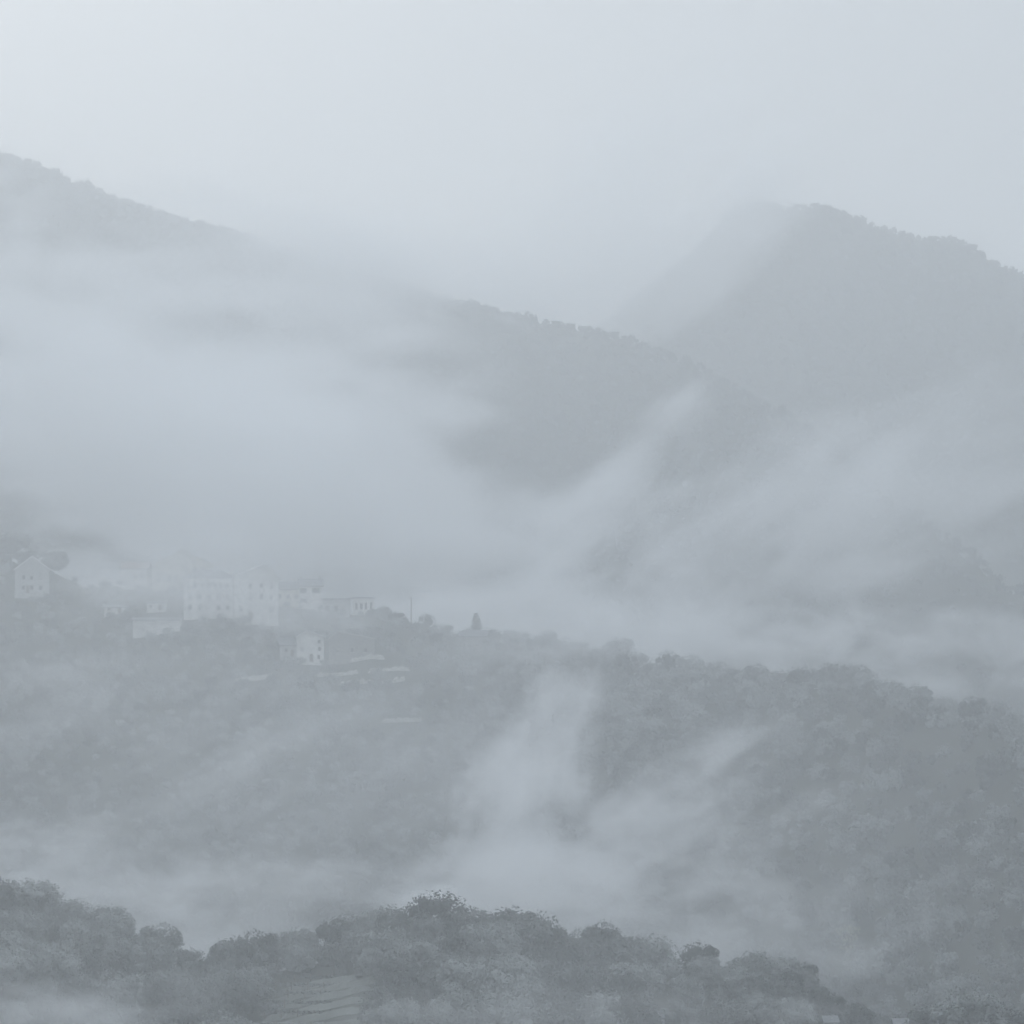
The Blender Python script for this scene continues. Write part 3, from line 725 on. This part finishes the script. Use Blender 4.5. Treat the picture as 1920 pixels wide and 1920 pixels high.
# undergrowth of the near hill
und = []
KO = np.array(keepout)
x, y = scatter(-78, 80, 405, 486, 3.0)
for xi, yi in zip(x, y):
    yc1 = float(near.crest(xi)[0])
    if yi > yc1 + 2.5: continue
    z1 = float(near.H(xi, yi)); q = proj(xi, yi, z1)
    if not (-80 < q[0] < 2000) or q[1] > 2000: continue
    if 505 < q[0] < 705 and q[1] > 1836: continue
    if yc1 - yi > 9 and rng.random() < 0.65: continue
    s = rng.uniform(0.14, 0.34)
    und.append((xi, yi, z1 - 0.6 * s, s * 1.3, s * 1.3, s))
wood('undergrowth', und, [k[1] for k in mid_kinds], 'low leafy undergrowth between the trees of the near hill', 'undergrowth')

far_kinds = [broadleaf(600 + i, 9, 190, 0.75, (0.9, 1.05, 1.15)[i], 0.40)[1] for i in range(3)]
for me in far_kinds:
    me.materials.clear(); me.materials.append(M['farleaf'])
def far_wood(layer, name, label, x0, x1, y0, y1, step, size, pxr, pyr):
    x, y = scatter(x0, x1, y0, y1, step)
    z = layer.H(x, y); yc, zc = layer.crest(x); px, py = proj(x, y, z)
    ok = (y < yc + 6) & (px > pxr[0]) & (px < pxr[1]) & (py < pyr) & (z > -60)
    out = []
    for i in np.nonzero(ok)[0]:
        s = size * rng.uniform(0.45, 1.5)
        out.append((x[i], y[i], z[i] - 2.0 * s, s, s, s * rng.uniform(0.8, 1.2)))
    print(name, len(out))
    return wood(name, out, far_kinds, label)
far_wood(far, 'long_ridge_wood', 'hazy wood on the long ridge behind the village', -330, 250, 1050, 1830, 3.7, 0.42, (-150, 2070), 1330)
far_wood(peak, 'mountain_wood', 'hazy wood on the mountain at the right', 10, 320, 1350, 1830, 3.7, 0.40, (1000, 2070), 1060)

# ------------------------------------------------------------------ air: even haze and drifting fog banks
def vol_mat(name, col, dens, aniso):
    m = bpy.data.materials.new(name); m.use_nodes = True; nt = m.node_tree; nt.nodes.clear()
    out = nt.nodes.new('ShaderNodeOutputMaterial'); pv = nt.nodes.new('ShaderNodeVolumePrincipled')
    pv.inputs['Color'].default_value = (*col, 1); pv.inputs['Anisotropy'].default_value = aniso
    pv.inputs['Density'].default_value = dens
    nt.links.new(pv.outputs[0], out.inputs['Volume'])
    return m, nt, pv
hm, _, _ = vol_mat('haze_air', (0.945, 0.972, 0.996), HAZE, 0.58)
tag(obj('haze', box_bm(-3000, 3000, -700, 5300, -101.5, 262), hm), 'pale even haze filling the valley', 'haze', kind='stuff')

def fog(px, py, Y, wpx, hpx, dep, dens, nscale, cut, lab, tilt=0.0, seed=0.0, stretch=(1, 1, 1), step=1.0):
    """soft-edged bank of fog: an ellipsoid wpx x hpx in the photograph, dep metres deep"""
    s = Y / F; c = at(px, py, Y)
    bm = bmesh.new(); bmesh.ops.create_icosphere(bm, subdivisions=3, radius=1.0)
    m, nt, pv = vol_mat('fog', (0.985, 0.99, 0.997), 0, 0.1)
    tc = nt.nodes.new('ShaderNodeTexCoord'); ln = nt.nodes.new('ShaderNodeVectorMath'); ln.operation = 'LENGTH'
    geo = nt.nodes.new('ShaderNodeNewGeometry'); mp = nt.nodes.new('ShaderNodeMapping')
    mp.inputs['Location'].default_value = (seed * 13.1, seed * 7.7, seed * 3.3)
    mp.inputs['Rotation'].default_value = (0, tilt, 0)
    mp.vector_type = 'TEXTURE'; mp.inputs['Scale'].default_value = (nscale / stretch[0], nscale / stretch[1], nscale / stretch[2])
    m.cycles.volume_step_rate = step
    nz = nt.nodes.new('ShaderNodeTexNoise'); nz.inputs['Scale'].default_value = 1.0; nz.inputs['Detail'].default_value = 4; nz.inputs['Roughness'].default_value = 0.6; nz.inputs['Distortion'].default_value = 0.5
    L = nt.links.new
    def math_node(op, a=None, b=None, c=None):
        n = nt.nodes.new('ShaderNodeMath'); n.operation = op
        for k, v in enumerate((a, b, c)):
            if v is None: continue
            if isinstance(v, (int, float)): n.inputs[k].default_value = v
            else: L(v, n.inputs[k])
        return n.outputs[0]
    L(geo.outputs['Position'], mp.inputs['Vector']); L(mp.outputs[0], nz.inputs['Vector'])
    # the outline of the bank is bent out of its round form by slow noise
    ws = nt.nodes.new('ShaderNodeVectorMath'); ws.operation = 'ADD'; ws.inputs[1].default_value = (seed * 5.3, seed * 2.1, seed * 8.7)
    wn_ = nt.nodes.new('ShaderNodeTexNoise'); wn_.inputs['Scale'].default_value = 1.3; wn_.inputs['Detail'].default_value = 1.0
    wc = nt.nodes.new('ShaderNodeVectorMath'); wc.operation = 'SUBTRACT'; wc.inputs[1].default_value = (0.5, 0.5, 0.5)
    wk = nt.nodes.new('ShaderNodeVectorMath'); wk.operation = 'SCALE'; wk.inputs['Scale'].default_value = 2.6
    pk = nt.nodes.new('ShaderNodeVectorMath'); pk.operation = 'SCALE'; pk.inputs['Scale'].default_value = 1.4
    wa = nt.nodes.new('ShaderNodeVectorMath'); wa.operation = 'ADD'
    lw = nt.nodes.new('ShaderNodeVectorMath'); lw.operation = 'LENGTH'
    L(tc.outputs['Object'], ws.inputs[0]); L(ws.outputs[0], wn_.inputs['Vector']); L(wn_.outputs['Color'], wc.inputs[0]); L(wc.outputs[0], wk.inputs[0])
    L(tc.outputs['Object'], pk.inputs[0]); L(pk.outputs[0], wa.inputs[0]); L(wk.outputs[0], wa.inputs[1]); L(wa.outputs[0], lw.inputs[0])
    L(tc.outputs['Object'], ln.inputs[0])
    win = nt.nodes.new('ShaderNodeMapRange'); win.interpolation_type = 'SMOOTHSTEP'
    win.inputs['From Min'].default_value = 1.0; win.inputs['From Max'].default_value = 0.7; L(ln.outputs['Value'], win.inputs['Value'])
    v = math_node('SUBTRACT', math_node('MULTIPLY_ADD', nz.outputs['Fac'], 5.5, -2.75 + 1.15 - cut), lw.outputs['Value'])
    thr = nt.nodes.new('ShaderNodeMapRange'); thr.interpolation_type = 'SMOOTHSTEP'
    thr.inputs['From Min'].default_value = -0.25; thr.inputs['From Max'].default_value = 1.1; L(v, thr.inputs['Value'])
    L(math_node('MULTIPLY', math_node('MULTIPLY', thr.outputs[0], win.outputs[0]), dens * 0.75), pv.inputs['Density'])
    o = obj('fog_bank', bm, m); o.location = c; o.scale = (wpx * s / 2 * 1.4, dep / 2 * 1.4, hpx * s / 2 * 1.4); o.rotation_euler = (0, tilt, 0)
    tag(o, lab, 'fog', 'fog banks', 'stuff')
    return o

S2 = (0.6, 0.8, 1.5)
# behind the village
fog(260, 850, 1290, 1200, 660, 180, 0.055, 42, 0.15, 'dense pale fog close behind the village roofs', 0.06, 18, S2)
fog(200, 640, 1460, 1300, 330, 200, 0.035, 46, 0.25, 'pale fog bank before the lower left ridge', 0.16, 19, S2)
fog(20, 420, 1560, 260, 330, 100, 0.020, 30, 0.30, 'fog rising against the ridge at the left edge', 0.1, 2)
fog(560, 480, 1620, 700, 230, 120, 0.022, 40, 0.25, 'cloud spilling over the crest of the long ridge', 0.25, 22, S2)
fog(600, 970, 1240, 800, 340, 100, 0.075, 34, -0.1, 'bright fog just beyond the right end of the village', 0.06, 31, S2)
# about the mountain
fog(1100, 500, 1690, 800, 440, 120, 0.027, 40, 0.05, 'fog hiding the left flank of the mountain', -0.6, 33, S2)
fog(730, 560, 1600, 560, 260, 100, 0.050, 34, -0.05, 'bright cloud dissolving the crest of the long ridge', 0.3, 30, S2)
# foot of the long ridge
fog(1130, 960, 1200, 560, 210, 90, 0.050, 22, 0.35, 'torn fog streak over the foot of the long ridge', -0.75, 4, S2)
fog(1010, 1150, 1160, 700, 190, 80, 0.060, 16, 0.12, 'fog lying behind the conifer on the ridge', -0.1, 24, (0.8, 0.9, 1.2))
fog(1400, 980, 1150, 620, 300, 100, 0.026, 24, 0.38, 'torn fog on the right of the long ridge', -0.6, 25, S2)
fog(1470, 1215, 1030, 1000, 200, 80, 0.060, 15, 0.2, 'fog lying behind the right part of the village ridge', 0.06, 38, (0.8, 0.9, 1.2))
fog(1720, 900, 1180, 700, 360, 120, 0.024, 34, 0.32, 'pale fog between the mountain and the right ridge', -0.3, 26, S2)
# valley between the ridges
fog(965, 1675, 660, 430, 190, 70, 0.075, 10, 0.12, 'bright foot of the fog plume behind the near knoll', 0.0, 6, S2, 0.7)
fog(985, 1530, 690, 270, 340, 55, 0.075, 8, 0.22, 'middle of the fog plume rising behind the near knoll', 0.35, 34, (1, 1, 0.7), 0.7)
fog(1030, 1380, 740, 160, 280, 45, 0.080, 6.5, 0.22, 'narrow top of the fog plume below the ridge', 0.4, 35, (1.2, 1, 0.6), 0.7)
fog(1260, 1510, 690, 480, 190, 60, 0.045, 8, 0.36, 'torn streak of fog right of the plume', -0.6, 7, (0.7, 0.9, 1.3), 0.7)
fog(1340, 1600, 680, 480, 150, 60, 0.034, 8, 0.38, 'thin streak of fog low right of the plume', -0.45, 27, (0.7, 0.9, 1.3), 0.7)
fog(1310, 1710, 610, 780, 210, 70, 0.034, 10, 0.2, 'fog in the valley behind the right near slope', 0.12, 8, (0.8, 0.9, 1.2), 0.8)
fog(1620, 1620, 640, 620, 420, 60, 0.005, 16, 0.40, 'thin wisps over the right slope', -0.5, 28, S2)
fog(330, 1700, 650, 900, 190, 80, 0.050, 12, 0.32, 'fog in the valley behind the near dip', -0.05, 9, S2, 0.8)
fog(60, 1600, 680, 520, 160, 70, 0.036, 12, 0.36, 'fog above the left shoulder of the near hill', -0.2, 29, S2, 0.8)
fog(440, 1420, 850, 520, 240, 60, 0.022, 13, 0.42, 'faint wisps over the middle slope', -0.5, 13, S2)
fog(150, 1330, 900, 900, 380, 60, 0.014, 18, 0.38, 'thin mist over the left of the village slope', -0.2, 21, S2)
fog(360, 1090, 1095, 900, 190, 50, 0.036, 18, 0.1, 'thin fog drifting over the village houses', 0.08, 10, S2)
# close by
fog(70, 1890, 400, 560, 170, 30, 0.060, 6, 0.34, 'near fog at the bottom left corner', -0.05, 11, S2, 0.8)
fog(1150, 1915, 405, 1100, 110, 24, 0.040, 6, 0.36, 'thin near fog along the bottom edge', 0.02, 12, S2, 0.8)
fog(250, 1840, 380, 2000, 460, 50, 0.006, 26, -0.1, 'thin mist before the near hill', 0.03, 14, S2)
fog(660, 1410, 880, 900, 380, 60, 0.013, 15, 0.15, 'patchy mist over the slope below the lone white house', -0.35, 36, S2)
